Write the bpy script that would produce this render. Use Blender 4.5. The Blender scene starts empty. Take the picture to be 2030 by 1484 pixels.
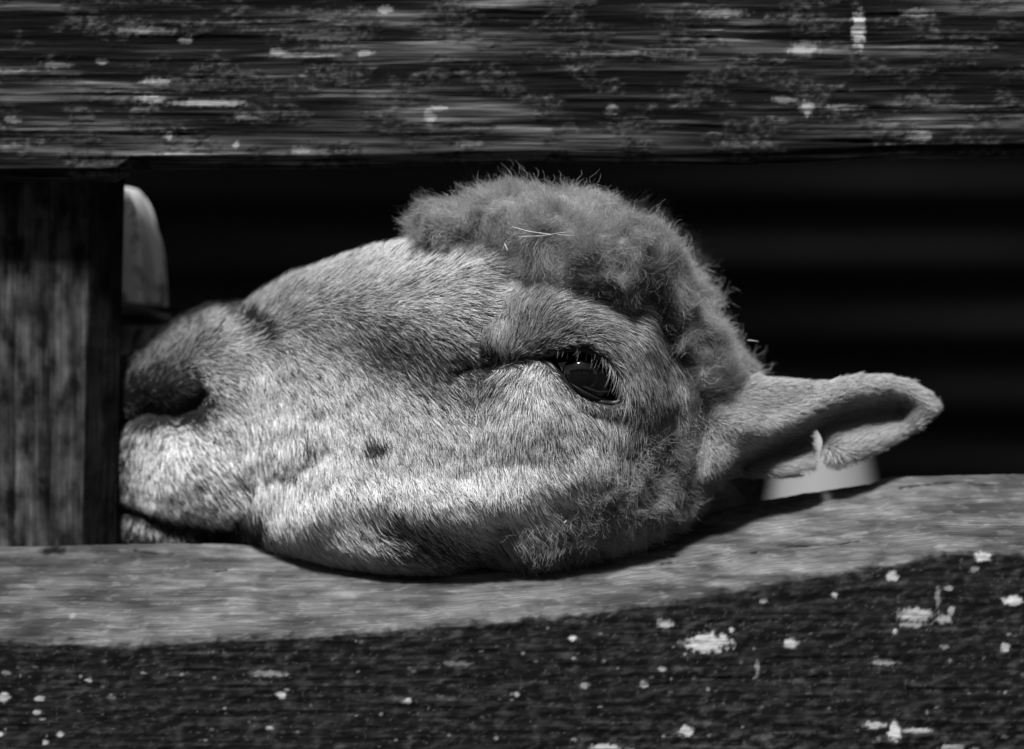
import bpy, math
import numpy as np
from mathutils import Vector

# ------------------------------------------------------------------ camera
D = 2.5                      # camera distance to the plane of the sheep's face
S = 0.00024                  # metres per photo pixel in that plane
scene = bpy.context.scene
COL = scene.collection
cam_d = bpy.data.cameras.new('camera'); cam = bpy.data.objects.new('camera', cam_d)
COL.objects.link(cam); scene.camera = cam
cam.location = (0, -D, 0); cam.rotation_euler = (math.radians(90), 0, 0)
cam_d.sensor_width = 36; cam_d.lens = 36 * D / (2030 * S)
cam_d.clip_start = 0.05; cam_d.clip_end = 500
cam_d.dof.use_dof = True; cam_d.dof.focus_distance = D - 0.07; cam_d.dof.aperture_fstop = 4.0

# ------------------------------------------------------------------ sky and sun
SUN = Vector((-0.19, -0.52, 0.86)).normalized()
elev = math.asin(SUN.z); azim = math.atan2(SUN.x, SUN.y)
w = bpy.data.worlds.new('World'); scene.world = w; w.use_nodes = True
nt = w.node_tree; nt.nodes.clear()
sky = nt.nodes.new('ShaderNodeTexSky'); sky.sky_type = 'NISHITA'; sky.sun_disc = False
sky.sun_elevation = elev; sky.sun_rotation = azim
bw = nt.nodes.new('ShaderNodeRGBToBW'); bg = nt.nodes.new('ShaderNodeBackground')
wo = nt.nodes.new('ShaderNodeOutputWorld')
nt.links.new(sky.outputs[0], bw.inputs[0]); nt.links.new(bw.outputs[0], bg.inputs[0])
nt.links.new(bg.outputs[0], wo.inputs[0]); bg.inputs[1].default_value = 0.05
sd = bpy.data.lights.new('sun', 'SUN'); sd.energy = 5.0; sd.angle = math.radians(9)
so = bpy.data.objects.new('sun', sd); COL.objects.link(so)
so.rotation_euler = SUN.to_track_quat('Z', 'Y').to_euler(); so.location = SUN * 5
scene.view_settings.view_transform = 'Standard'; scene.view_settings.look = 'None'
scene.view_settings.exposure = 0.82; scene.view_settings.gamma = 1.0
scene.render.engine = 'CYCLES'
try:
    scene.cycles_curves.shape = 'RIBBONS'; scene.cycles_curves.subdivisions = 2
except Exception: pass
scene.cycles.max_bounces = 8; scene.cycles.diffuse_bounces = 4; scene.cycles.transmission_bounces = 4
scene.cycles.sample_clamp_indirect = 6

# ------------------------------------------------------------------ helpers
rng = np.random.default_rng(7)
def W(px, py, y=0.0):                       # photo pixel at depth y -> world
    k = S * (1 + y / D)
    return ((px - 1015) * k, y, (742 - py) * k)
def hash01(*ints):
    h = np.zeros_like(ints[0], dtype=np.uint64)
    for k, a in enumerate(ints):
        h = (h ^ (a.astype(np.int64).astype(np.uint64) + np.uint64(0x9E3779B97F4A7C15 + 77777 * k))) * np.uint64(0xBF58476D1CE4E5B9)
        h ^= h >> np.uint64(29)
    h = h * np.uint64(0x94D049BB133111EB); h ^= h >> np.uint64(32)
    return (h & np.uint64(0xFFFFFF)).astype(np.float64) / 0xFFFFFF
def vn2(x, y, seed=0):                      # gradient noise, 0..1
    x, y = np.broadcast_arrays(np.asarray(x, float), np.asarray(y, float))
    xi = np.floor(x); yi = np.floor(y); fx = x - xi; fy = y - yi
    ux = fx * fx * fx * (fx * (fx * 6 - 15) + 10); uy = fy * fy * fy * (fy * (fy * 6 - 15) + 10)
    s = np.full(x.shape, seed, dtype=np.int64); xi = xi.astype(np.int64); yi = yi.astype(np.int64)
    def g(i, j):
        a = hash01(xi + i, yi + j, s) * 2 * np.pi; return np.cos(a) * (fx - i) + np.sin(a) * (fy - j)
    n = (g(0, 0) * (1 - ux) + g(1, 0) * ux) * (1 - uy) + (g(0, 1) * (1 - ux) + g(1, 1) * ux) * uy
    return np.clip(.5 + .85 * n, 0, 1)
def fbm2(x, y, seed=0, octv=4):
    t = 0; amp = 1; tot = 0
    for o in range(octv):
        t = t + amp * vn2(x * 2 ** o + 17.3 * o, y * 2 ** o + 5.1 * o, seed + o); tot += amp; amp *= 0.55
    return t / tot
def gn(x, y, seed=0, octv=4, pers=.6):     # long-grain noise: every row of y runs with its own phase along x
    tot = 0; amp = 1; sm = 0
    for o in range(octv):
        X_ = np.asarray(x, float) * 1.7 ** o; Y_ = np.asarray(y, float) * 2.13 ** o + 9.7 * o
        X_, Y_ = np.broadcast_arrays(X_, Y_); yi = np.floor(Y_).astype(np.int64); fy = Y_ - yi; uy = fy * fy * (3 - 2 * fy); r_ = 0
        sd_ = np.full(X_.shape, seed + 31 * o, dtype=np.int64)
        for j in (0, 1):
            ph = hash01(yi + j, sd_) * 91.7; xx_ = X_ + ph; xi = np.floor(xx_).astype(np.int64); fx = xx_ - xi; ux = fx * fx * (3 - 2 * fx)
            v_ = hash01(xi, yi + j, sd_ + 5) * (1 - ux) + hash01(xi + 1, yi + j, sd_ + 5) * ux; r_ = r_ + v_ * (uy if j else 1 - uy)
        tot = tot + amp * r_; sm += amp; amp *= pers
    return np.clip(.5 + 1.25 * (tot / sm - .5), 0, 1)
def vn3(x, y, z, seed=0):
    xi = np.floor(x); yi = np.floor(y); zi = np.floor(z); fx = x - xi; fy = y - yi; fz = z - zi
    fx = fx * fx * (3 - 2 * fx); fy = fy * fy * (3 - 2 * fy); fz = fz * fz * (3 - 2 * fz)
    xi = xi.astype(np.int64); yi = yi.astype(np.int64); zi = zi.astype(np.int64)
    s = np.full(xi.shape, seed, dtype=np.int64); r = 0
    for i in (0, 1):
        for j in (0, 1):
            for k in (0, 1):
                r = r + hash01(xi + i, yi + j, zi + k, s) * (fx if i else 1 - fx) * (fy if j else 1 - fy) * (fz if k else 1 - fz)
    return r
def sstep(a, b, x):
    t = np.clip((x - a) / (b - a), 0, 1); return t * t * (3 - 2 * t)
def poly_sd(P, X, Y):                       # signed distance, positive inside
    P = np.array(P, float); d = np.full(X.shape, 1e9); ins = np.zeros(X.shape, bool)
    for i in range(len(P)):
        a = P[i]; b = P[(i + 1) % len(P)]; e = b - a
        t = np.clip(((X - a[0]) * e[0] + (Y - a[1]) * e[1]) / (e @ e), 0, 1)
        d = np.minimum(d, np.hypot(X - a[0] - t * e[0], Y - a[1] - t * e[1]))
        c = ((a[1] > Y) != (b[1] > Y))
        if a[1] != b[1]:
            ins ^= c & (X < (b[0] - a[0]) * (Y - a[1]) / (b[1] - a[1]) + a[0])
    return np.where(ins, d, -d)
def path_d(P, X, Y):                        # distance to a polyline
    P = np.array(P, float); d = np.full(X.shape, 1e9)
    for i in range(len(P) - 1):
        a = P[i]; e = P[i + 1] - a
        t = np.clip(((X - a[0]) * e[0] + (Y - a[1]) * e[1]) / (e @ e), 0, 1)
        d = np.minimum(d, np.hypot(X - a[0] - t * e[0], Y - a[1] - t * e[1]))
    return d
def blur(A, n):
    k = np.exp(-np.linspace(-2, 2, 2 * n + 1) ** 2); k /= k.sum()
    for ax in (0, 1):
        pad = [(0, 0), (0, 0)]; pad[ax] = (n, n); B = np.pad(A, pad, mode='edge'); out = 0
        for i in range(2 * n + 1):
            sl = [slice(None)] * 2; sl[ax] = slice(i, i + A.shape[ax]); out = out + k[i] * B[tuple(sl)]
        A = out
    return A
def surface_nets(F, org, step):
    nx, ny, nz = F.shape; s = F > 0
    acc = np.zeros((nx - 1, ny - 1, nz - 1, 3), np.float32); cnt = np.zeros((nx - 1, ny - 1, nz - 1), np.float32)
    for ax in range(3):
        sl0 = [slice(None)] * 3; sl1 = [slice(None)] * 3; sl0[ax] = slice(0, -1); sl1[ax] = slice(1, None)
        a = F[tuple(sl0)]; b = F[tuple(sl1)]; cr = (a > 0) != (b > 0)
        with np.errstate(divide='ignore', invalid='ignore'):
            t = np.where(cr, a / (a - b), 0).astype(np.float32)
        o1, o2 = [i for i in range(3) if i != ax]
        for i in (0, 1):
            for j in (0, 1):
                sl = [slice(None)] * 3
                sl[o1] = slice(i, F.shape[o1] - 1 + i); sl[o2] = slice(j, F.shape[o2] - 1 + j)
                c = cr[tuple(sl)]; cnt += c; acc[..., ax] += np.where(c, t[tuple(sl)], 0)
                acc[..., o1] += c * i; acc[..., o2] += c * j
    m = cnt > 0; idx = np.full(m.shape, -1, np.int64); idx[m] = np.arange(m.sum())
    g = np.argwhere(m); V = (g + acc[m] / cnt[m][:, None]) * np.array(step) + np.array(org)
    Q = []
    for ax in range(3):
        o1, o2 = (ax + 1) % 3, (ax + 2) % 3
        sl0 = [slice(1, -1)] * 3; sl1 = [slice(1, -1)] * 3; sl0[ax] = slice(0, -1); sl1[ax] = slice(1, None)
        a = s[tuple(sl0)]; b = s[tuple(sl1)]; e = np.argwhere(a != b)
        if not len(e): continue
        flip = a[tuple(e.T)]; base = e.copy(); base[:, o1] += 1; base[:, o2] += 1
        def gi(d1, d2):
            q = base.copy(); q[:, o1] -= d1; q[:, o2] -= d2; return idx[tuple(q.T)]
        q = np.stack([gi(1, 1), gi(0, 1), gi(0, 0), gi(1, 0)], 1)
        q[~flip] = q[~flip][:, ::-1]; Q.append(q)
    return V, np.concatenate(Q)
def mesh_np(name, V, Q, mat, smooth=True):
    me = bpy.data.meshes.new(name); V = np.asarray(V, np.float32); Q = np.asarray(Q, np.int32); n = Q.shape[1]
    me.vertices.add(len(V)); me.vertices.foreach_set('co', V.ravel())
    me.loops.add(Q.size); me.loops.foreach_set('vertex_index', Q.ravel())
    me.polygons.add(len(Q)); me.polygons.foreach_set('loop_start', np.arange(0, Q.size, n, dtype=np.int32))
    me.update(calc_edges=True); me.validate()
    me.polygons.foreach_set('use_smooth', np.full(len(me.polygons), smooth))
    if mat: me.materials.append(mat)
    return me
def link(name, data, parent=None):
    o = bpy.data.objects.new(name, data); COL.objects.link(o)
    if parent: o.parent = parent
    return o
def attr(me, name, vals, domain='POINT'):
    a = me.attributes.new(name, 'FLOAT', domain); a.data.foreach_set('value', np.asarray(vals, np.float32))
def tag(o, label=None, cat=None, group=None, kind=None):
    for k, v in (('label', label), ('category', cat), ('group', group), ('kind', kind)):
        if v: o[k] = v
    return o
def empty(name, loc):
    o = bpy.data.objects.new(name, None); o.location = loc; COL.objects.link(o); o.empty_display_size = 0.05; return o
def vnormals(V, Q):
    n = np.zeros_like(V, dtype=np.float64); f = np.cross(V[Q[:, 2]] - V[Q[:, 0]], V[Q[:, 3]] - V[Q[:, 1]])
    for k in range(4): np.add.at(n, Q[:, k], f)
    return n / (np.linalg.norm(n, axis=1)[:, None] + 1e-12)
def hair_obj(name, P, R, colr, mat, parent):          # P (N,K,3) points, R (K,) or (N,K) radii
    N, K, _ = P.shape
    hc = bpy.data.hair_curves.new(name); hc.add_curves([K] * N)
    hc.points.foreach_set('position', np.ascontiguousarray(P.reshape(-1), dtype=np.float32))
    R = np.broadcast_to(R, (N, K)).reshape(-1).astype(np.float32)
    if 'radius' not in hc.attributes: hc.attributes.new('radius', 'FLOAT', 'POINT')
    hc.attributes['radius'].data.foreach_set('value', np.ascontiguousarray(R))
    a = hc.attributes.new('tone', 'FLOAT', 'CURVE'); a.data.foreach_set('value', np.asarray(colr, np.float32))
    hc.materials.append(mat)
    return link(name, hc, parent)

# ------------------------------------------------------------------ materials
def newmat(name):
    m = bpy.data.materials.new(name); m.use_nodes = True; t = m.node_tree; b = t.nodes['Principled BSDF']
    return m, t, b
def node(t, kind, **kw):
    n = t.nodes.new(kind)
    for k, v in kw.items(): setattr(n, k, v)
    return n
def math_n(t, op, a, b=None, c=None, clamp=False):
    n = node(t, 'ShaderNodeMath', operation=op, use_clamp=clamp)
    for i, v in enumerate((a, b, c)):
        if v is None: continue
        if isinstance(v, (int, float)): n.inputs[i].default_value = v
        else: t.links.new(v, n.inputs[i])
    return n.outputs[0]
def noise_n(t, scale, sc3=(1, 1, 1), det=4, rough=0.6):
    tc = node(t, 'ShaderNodeTexCoord'); mp = node(t, 'ShaderNodeMapping'); mp.inputs['Scale'].default_value = sc3
    n = node(t, 'ShaderNodeTexNoise'); n.inputs['Scale'].default_value = scale; n.inputs['Detail'].default_value = det
    n.inputs['Roughness'].default_value = rough
    t.links.new(tc.outputs['Object'], mp.inputs[0]); t.links.new(mp.outputs[0], n.inputs['Vector'])
    return n.outputs[0]
def ramp_n(t, src, a, b, lo, hi):
    n = node(t, 'ShaderNodeMapRange'); t.links.new(src, n.inputs[0])
    for i, v in enumerate((a, b, lo, hi)): n.inputs[i + 1].default_value = v
    return n.outputs[0]
def tone_mat(name, stretch, scale=60, amt=0.5, rough=0.85, bump=0.3, spec=0.3, const=None, bdist=0.001):
    m, t, b = newmat(name)
    n1 = noise_n(t, scale, stretch, 6, 0.65); f = ramp_n(t, n1, 0.3 if amt < .8 else .38, 0.7 if amt < .8 else .64, 1 - amt, 1 + amt)
    if const is None:
        at = node(t, 'ShaderNodeAttribute', attribute_name='tone'); src = at.outputs['Fac']
        col = math_n(t, 'MULTIPLY', src, f)
    else: col = math_n(t, 'MULTIPLY', f, const)
    t.links.new(col, b.inputs['Base Color']); b.inputs['Roughness'].default_value = rough
    b.inputs['Specular IOR Level'].default_value = spec
    bp = node(t, 'ShaderNodeBump'); bp.inputs['Strength'].default_value = bump; bp.inputs['Distance'].default_value = bdist
    t.links.new(n1, bp.inputs['Height']); t.links.new(bp.outputs[0], b.inputs['Normal'])
    return m
def hair_mat(name, rough=0.5, spec=0.4, trans=0.25):
    m, t, b = newmat(name)
    at = node(t, 'ShaderNodeAttribute', attribute_name='tone')
    t.links.new(at.outputs['Fac'], b.inputs['Base Color'])
    b.inputs['Roughness'].default_value = rough; b.inputs['Specular IOR Level'].default_value = spec
    tr = node(t, 'ShaderNodeBsdfTranslucent'); t.links.new(at.outputs['Fac'], tr.inputs[0])
    mx = node(t, 'ShaderNodeMixShader'); mx.inputs[0].default_value = trans
    out = t.nodes['Material Output']
    t.links.new(b.outputs[0], mx.inputs[1]); t.links.new(tr.outputs[0], mx.inputs[2]); t.links.new(mx.outputs[0], out.inputs[0])
    return m
M_wood_h = tone_mat('weathered_wood_long_grain', (0.07, 1, 1), 420, 0.4, 0.95, 0.3, 0.08, bdist=0.0008)
M_wood_top = tone_mat('weathered_wood_fine_grain', (0.03, 1, 1), 480, 0.85, 0.95, 0.5, 0.08, bdist=0.0012)
M_wood_v = tone_mat('weathered_wood_upright', (1, 1, 0.035), 520, 0.6, 0.95, 0.4, 0.08, bdist=0.001)
M_skin = tone_mat('sheep_skin', (1, 1, 1), 300, 0.3, 0.6, 0.4)
M_fur = hair_mat('fur_hair'); M_wool = hair_mat('wool_fibre', 0.7, 0.2, 0.35)
M_woolbase = tone_mat('wool_matted', (1, 1, 1), 350, 0.4, 0.95, 0.8, 0.05, 0.16, 0.003)
M_lid = tone_mat('eyelid_skin', (1, 1, 1), 500, 0.3, 0.4, 0.3, 0.4, 0.006)

# ------------------------------------------------------------------ ground and shed wall
GZ = -0.62
n = 60; gx = np.linspace(-1, 1, n); gx = np.sign(gx) * np.abs(gx) ** 4 * 60
X, Y = np.meshgrid(gx, gx, indexing='ij'); Z = GZ + 0.03 * (fbm2(X * 1.3, Y * 1.3, 3) - 0.5) * (np.hypot(X, Y) < 20)
V = np.stack([X, Y + 1, Z], -1).reshape(-1, 3); I = np.arange(n * n).reshape(n, n)
Q = np.stack([I[:-1, :-1], I[1:, :-1], I[1:, 1:], I[:-1, 1:]], -1).reshape(-1, 4)
M_ground = tone_mat('trodden_earth', (1, 1, 1), 6, 0.5, 0.95, 0.5, 0.1, 0.03, 0.02)
tag(link('ground', mesh_np('ground', V, Q, M_ground)), kind='structure')
# corrugated wall
YW = 1.15; PITCH = 0.0490
zz = np.arange(GZ - 0.02, 0.84, 0.004); xx = np.linspace(-1.6, 1.6, 65)
ph = (zz - (742 - 515) * S * (1 + YW / D)) / PITCH * 2 * np.pi
yy = YW - 0.015 * np.cos(ph)
rib_light = sstep(.35, 1.0, np.sin(ph + .35)); rib_light = np.r_[rib_light, rib_light * 0]  # light on the upper rib faces, painted in as pale bands
prof = [(yy[i], zz[i]) for i in range(len(zz))] + [(yy[i] + 0.0012, zz[i]) for i in range(len(zz) - 1, -1, -1)]
prof = np.array(prof); m_ = len(prof)
V = np.concatenate([np.c_[np.full(m_, x), prof] for x in xx])
Q = np.array([[a * m_ + i, a * m_ + (i + 1) % m_, (a + 1) * m_ + (i + 1) % m_, (a + 1) * m_ + i] for a in range(len(xx) - 1) for i in range(m_)])
M_tin = tone_mat('dull_painted_tin', (0.25, 1, 1), 9, 0.5, 0.6, 0.05, 0.2)
shed = empty('shed', (0, YW, GZ)); tag(shed, 'dark shed wall of horizontally ribbed metal, out of focus behind the sheep', 'shed')
wm = mesh_np('wall', V - np.array([0, YW, GZ]), Q, M_tin); dz = np.tile(rib_light, len(xx)); fx_ = fbm2(V[:, 0] * 3, V[:, 2] * 9, 55, 3)
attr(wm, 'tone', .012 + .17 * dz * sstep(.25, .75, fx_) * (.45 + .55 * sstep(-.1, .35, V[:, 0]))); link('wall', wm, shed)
xr = np.arange(-1.6, 1.6001, .01); yr = np.array([.36, .8, 1.3]); XR, YR = np.meshgrid(xr, yr, indexing='ij')  # sheet roof added out of view to keep the sun off the wall
ZR = .80 + .10 * (YR - .36) + .008 * np.cos(XR / .076 * 2 * np.pi)
Vt = np.stack([XR, YR, ZR], -1).reshape(-1, 3); nR = len(Vt); IR = np.arange(nR).reshape(XR.shape)
QR = np.stack([IR[:-1, :-1], IR[1:, :-1], IR[1:, 1:], IR[:-1, 1:]], -1).reshape(-1, 4)
rm = mesh_np('added_shade_roof', np.vstack([Vt, Vt + [0, 0, .0012]]) - np.array([0, YW, GZ]), np.vstack([QR[:, ::-1], QR + nR]), M_tin); attr(rm, 'tone', np.full(2 * nR, .05)); link('added_shade_roof', rm, shed)

# ------------------------------------------------------------------ fence timbers
def interp(P, u):
    P = np.array(P, float); return np.interp(u, P[:, 0], P[:, 1])
def spots(u, v, L, seed=5):
    nz = fbm2(u / 11, v / 11, seed, 3) - 0.5; out = np.zeros(np.broadcast(u, v).shape)
    for (a, b, ra, rb, k) in L:
        r = np.hypot((u - a) / ra, (v - b) / rb) + nz * 1.3
        out = np.maximum(out, k * sstep(1.25, 0.6, r) * (.75 + .5 * fbm2(u / 14, v / 8, seed + 3, 3)))
    return out
ulist = np.concatenate([np.linspace(-3600, -140, 60), np.arange(-136, 2170, 3.2), np.linspace(2175, 5600, 60)])
def rail(name, prof_fn, s, tone_fn, disp_fn, label, mat):
    U, Sg = np.meshgrid(ulist, s, indexing='ij'); v, y = prof_fn(U, Sg)
    tone = tone_fn(U, v, Sg); dy, dv = disp_fn(U, v, Sg); y = y + dy; v = v + dv
    k = S * (1 + -0.06 / D)
    V = np.stack([(U - 1015) * k, y, (742 - v) * k], -1)
    nu, ns = U.shape; I = np.arange(nu * ns).reshape(nu, ns)
    J = np.roll(I, -1, axis=1)
    Q = np.stack([I[:-1], J[:-1], J[1:], I[1:]], -1).reshape(-1, 4)
    V = V.reshape(-1, 3); T = tone.reshape(-1)
    # end caps
    cf = []
    for row, fl in ((I[0], 0), (I[-1], 1)):
        c = len(V); V = np.vstack([V, V[row].mean(0)]); T = np.append(T, 0.05)
        for i in range(ns):
            a, b = row[i], row[(i + 1) % ns]; cf.append([c, a, b, b] if fl else [c, b, a, a])
    me = bpy.data.meshes.new(name)
    faces = Q.tolist() + [f[:3] for f in cf]
    me.from_pydata(V.tolist(), [], faces); me.update()
    me.polygons.foreach_set('use_smooth', np.full(len(me.polygons), True))
    me.materials.append(mat); attr(me, 'tone', T)
    return tag(link(name, me), label, 'fence rail')
YF, YB = -0.026, 0.003; YL = -0.115
# --- top rail: profile runs front face bottom->top, over, and down the back
TOPB = [(-3600, 352), (215, 350), (250, 326), (600, 324), (1000, 314), (1500, 317), (1800, 303), (2100, 301), (5600, 300)]
def top_prof(U, s):       # s 0..1 bottom underside, 1..2 front, 2..3 top/back
    vb = interp(TOPB, U) + 6 * (fbm2(U / 60, U * 0, 8) - 0.5); vt = -330.0
    rr = 10
    y = np.where(s < 1, YB + (YF + 0.004 - YB) * s, np.where(s < 2, YF, YF + (YB - YF) * np.clip((s - 2) * 3, 0, 1)))
    v = np.where(s < 1, vb + 0 * s, np.where(s < 2, vb - rr * 0.4 - (vb - vt) * (s - 1), vt))
    v = np.where(s > 2.34, vt + (vb - 4 - vt) * np.clip((s - 2.34) / 0.66, 0, 1), v)
    return v, y
TOPM = [(1712, 50, 13, 38, .9), (1600, 88, 30, 14, .6), (1608, 206, 13, 16, .9), (1560, 190, 26, 7, .6), (850, 225, 10, 22, .5), (868, 208, 16, 6, .5),
        (720, 96, 18, 6, .9), (545, 94, 18, 7, .6), (400, 196, 75, 8, .6), (290, 188, 28, 9, .6), (360, 70, 12, 9, .6), (300, 155, 26, 8, .4),
        (1210, 97, 90, 6, .45), (100, 120, 30, 6, .3), (1835, 262, 24, 12, .5), (460, 280, 6, 8, .6), (760, 8, 16, 9, .5), (325, 262, 8, 8, .5), (1440, 15, 50, 9, .4),
        (600, 100, 70, 5, .4), (360, 300, 60, 5, .35), (190, 112, 12, 6, .5), (930, 278, 28, 6, .35), (1680, 205, 40, 6, .35), (1830, 15, 34, 9, .35),
        (590, 290, 24, 8, .35), (10, 230, 16, 8, .4), (480, 226, 24, 4, .4), (280, 52, 60, 9, .3), (640, 60, 90, 10, .2), (1215, 212, 14, 12, .3)]
def grain(u, v, seed):
    wob = 8 * (fbm2(u / 260, v / 120, seed + 40, 3) - .5)
    return gn(u / 210, (v + wob) / 12, seed, 3), gn(u / 80, (v + wob) / 4.5, seed + 9, 2), gn(u / 420, (v + wob) / 34, seed + 5, 2)
def top_parts(U, v):
    wob = 14 * (fbm2(U / 700, v / 300, 151, 2) - .5) + 2 * (fbm2(U / 80, v / 40, 152, 2) - .5); V_ = v + wob
    fine = gn(U / 190, V_ / 7, 101, 2); mid = gn(U / 330, V_ / 30, 102, 3); big = fbm2(U / 330, v / 130, 103, 3)
    wx = U + 16 * (fbm2(U / 30, v / 30, 153, 2) - .5); wy = v + 12 * (fbm2(U / 34, v / 34, 154, 2) - .5)
    li = fbm2(wx / 120, wy / 60, 121, 5); li2 = fbm2(U / 26 + wx / 90, v / 15 + wy / 60, 127, 4); split = gn(U / 330, V_ / 9, 111, 3)
    return fine, mid, big, li, li2, split
def top_tone(U, v, s):
    fine, mid, big, li, li2, split = top_parts(U, v); lm = sstep(.46, .60, li)
    t = .005 + .085 * sstep(.45, .9, mid) * (.15 + 1.4 * fine) * (.3 + 1.5 * big) + .045 * sstep(.62, .95, fine) * mid
    t = t * (1 - .6 * lm) + lm * (.004 + .045 * sstep(.35, .85, li2) * (.5 + fine) + .02 * sstep(.5, .8, fbm2(U / 9, v / 8, 129, 2)))
    t = t * (1 - .8 * sstep(.62, .80, split)) * .82
    t = t + .20 * spots(U, v, TOPM, 6) * (.4 + 1.1 * fine)
    return t + .030 * sstep(240, 275, v) * sstep(750, 400, np.abs(U - 750)) * (.2 + 1.2 * fine) * (1 - lm)
def top_disp(U, v, s):
    fine, mid, big, li, li2, split = top_parts(U, v); lm = sstep(.46, .60, li); f = (s >= .9) & (s <= 2.05)
    h = .0006 * (fine - .5) * (1 - lm) + .0012 * (mid - .5) + .0012 * lm * (li2 - .2) - .0006 * sstep(.66, .86, split)
    edge = 0.006 * sstep(24, 0, np.abs(v - interp(TOPB, U))) * f
    return -h * f + edge, 0 * U
sT = np.concatenate([np.linspace(0, .95, 8), np.linspace(1, 2, 215), np.linspace(2.05, 2.34, 5), np.linspace(2.4, 3, 24)])
rail('fence_rail', top_prof, sT, top_tone, top_disp, 'dark upper fence rail with rough long grain and pale lichen, above the sheep', M_wood_top)
# --- lower rail with worn top edge
V1 = [(-3600, 1250), (0, 1256), (250, 1268), (600, 1252), (900, 1230), (1150, 1207), (1300, 1188), (1500, 1152), (1750, 1112), (1850, 1090), (2030, 1092), (5600, 1100)]
V2 = [(-3600, 1092), (0, 1092), (300, 1086), (430, 1086), (520, 1092), (850, 1096), (1000, 1075), (1300, 1044), (1400, 1028), (1500, 1002), (1600, 985), (1740, 965), (1780, 950), (2030, 945), (5600, 940)]
def low_prof(U, s):       # s 0..1 front (bottom->edge), 1..2 worn slope, 2..3 top and back
    v1 = interp(V1, U) + 14 * (fbm2(U / 70, U * 0, 33) - .5); v2 = interp(V2, U) + 4 * (fbm2(U / 30, U * 0 + 4, 35) - .5); vb = 1720.0
    t = np.clip(s - 1, 0, 1)
    y = np.where(s < 1, YL, YL + (0.0 - YL) * (.45 * t + .55 * np.sin(t * math.pi / 2))); v = np.where(s < 1, vb + (v1 - vb) * s, v1 + (v2 - v1) * t)
    y = np.where(s > 2, 0.0 + 0.012 * np.clip((s - 2) * 5, 0, 1), y); v = np.where(s > 2, v2 + 3 + (vb - v2) * np.clip((s - 2.2) / .8, 0, 1), v)
    return v, y
LOWM = [(1395, 1262, 42, 18, 1), (1985, 1180, 19, 10, .95), (1928, 1095, 17, 9, .9), (1752, 1133, 11, 9, .8), (1798, 1208, 36, 13, .8), (1790, 1226, 30, 6, .5), (1852, 1216, 15, 8, .8),
        (1866, 1200, 7, 9, .6), (1555, 1262, 14, 9, .85), (1133, 1253, 8, 6, .9), (1310, 1225, 17, 9, .6), (1352, 1433, 14, 10, .9), (1971, 1270, 8, 8, .8), (569, 1363, 10, 7, .8),
        (811, 1375, 9, 5, .8), (30, 1368, 12, 9, .7), (100, 1370, 10, 5, .7), (195, 1334, 7, 5, .7), (22, 1440, 7, 5, .8), (112, 1455, 6, 5, .8), (140, 1440, 7, 5, .7), (1502, 1181, 6, 6, .8),
        (1156, 1345, 9, 6, .6), (1271, 1342, 9, 6, .6), (1440, 1237, 5, 5, .8), (1757, 1434, 12, 18, .9), (1718, 1422, 22, 7, .8), (1800, 1432, 28, 5, .5), (1195, 1466, 28, 7, .7),
        (1242, 1476, 12, 10, .8), (1640, 1169, 5, 5, .8), (150, 1217, 7, 5, .6), (545, 1427, 7, 5, .6), (1870, 1465, 22, 6, .7), (1912, 1478, 10, 12, .8), (1960, 1474, 50, 4, .45),
        (1024, 1362, 5, 5, .6), (95, 1397, 8, 5, .6), (1300, 1480, 30, 4, .5), (1757, 1240, 5, 5, .7), (1840, 1172, 5, 20, .35), (1860, 1156, 9, 5, .5), (1490, 1310, 4, 22, .3),
        (1855, 1270, 12, 4, .4), (1735, 1300, 26, 5, .3), (540, 1322, 34, 6, .35), (910, 1302, 30, 5, .25), (35, 1320, 9, 4, .4), (1305, 1312, 8, 5, .4), (420, 1480, 20, 4, .2), (1910, 1120, 8, 6, .5), (240, 1368, 9, 4, .2)]
r2 = np.random.default_rng(3)
for i in range(150):
    LOWM.append((r2.uniform(-100, 2100), r2.uniform(1230, 1560), r2.uniform(2, 6), r2.uniform(2, 4), r2.uniform(.1, .35)))
CRK = [((945, 1130), (1000, 1131), (1090, 1133)), ((1330, 1104), (1400, 1101), (1500, 1096)), ((1308, 1119), (1350, 1113)), ((1800, 972), (1880, 962), (1990, 964)), ((960, 1120), (1060, 1117), (1250, 1098)),
       ((390, 1138), (440, 1136)), ((60, 1100), (90, 1098)), ((250, 1100), (330, 1106)), ((1560, 1085), (1700, 1072))]
def low_masks(U, v):
    wear = sstep(-9, 12, interp(V1, U) + 22 * (fbm2(U / 60, U * 0 + 3, 33) - .5) + 26 * (fbm2(U / 24, v / 9, 34) - .5) - v)
    ck = np.zeros(U.shape)
    for p in CRK: ck = np.maximum(ck, sstep(4.6, 1.0, path_d(p, U, v + 4 * (gn(U / 40, v * 0, 15, 2) - .5)) + 3.2 * gn(U / 12, v / 6, 3, 2)) * sstep(.1, .35, gn(U / 30, v * 0, 13, 1)))
    return wear, ck
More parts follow.
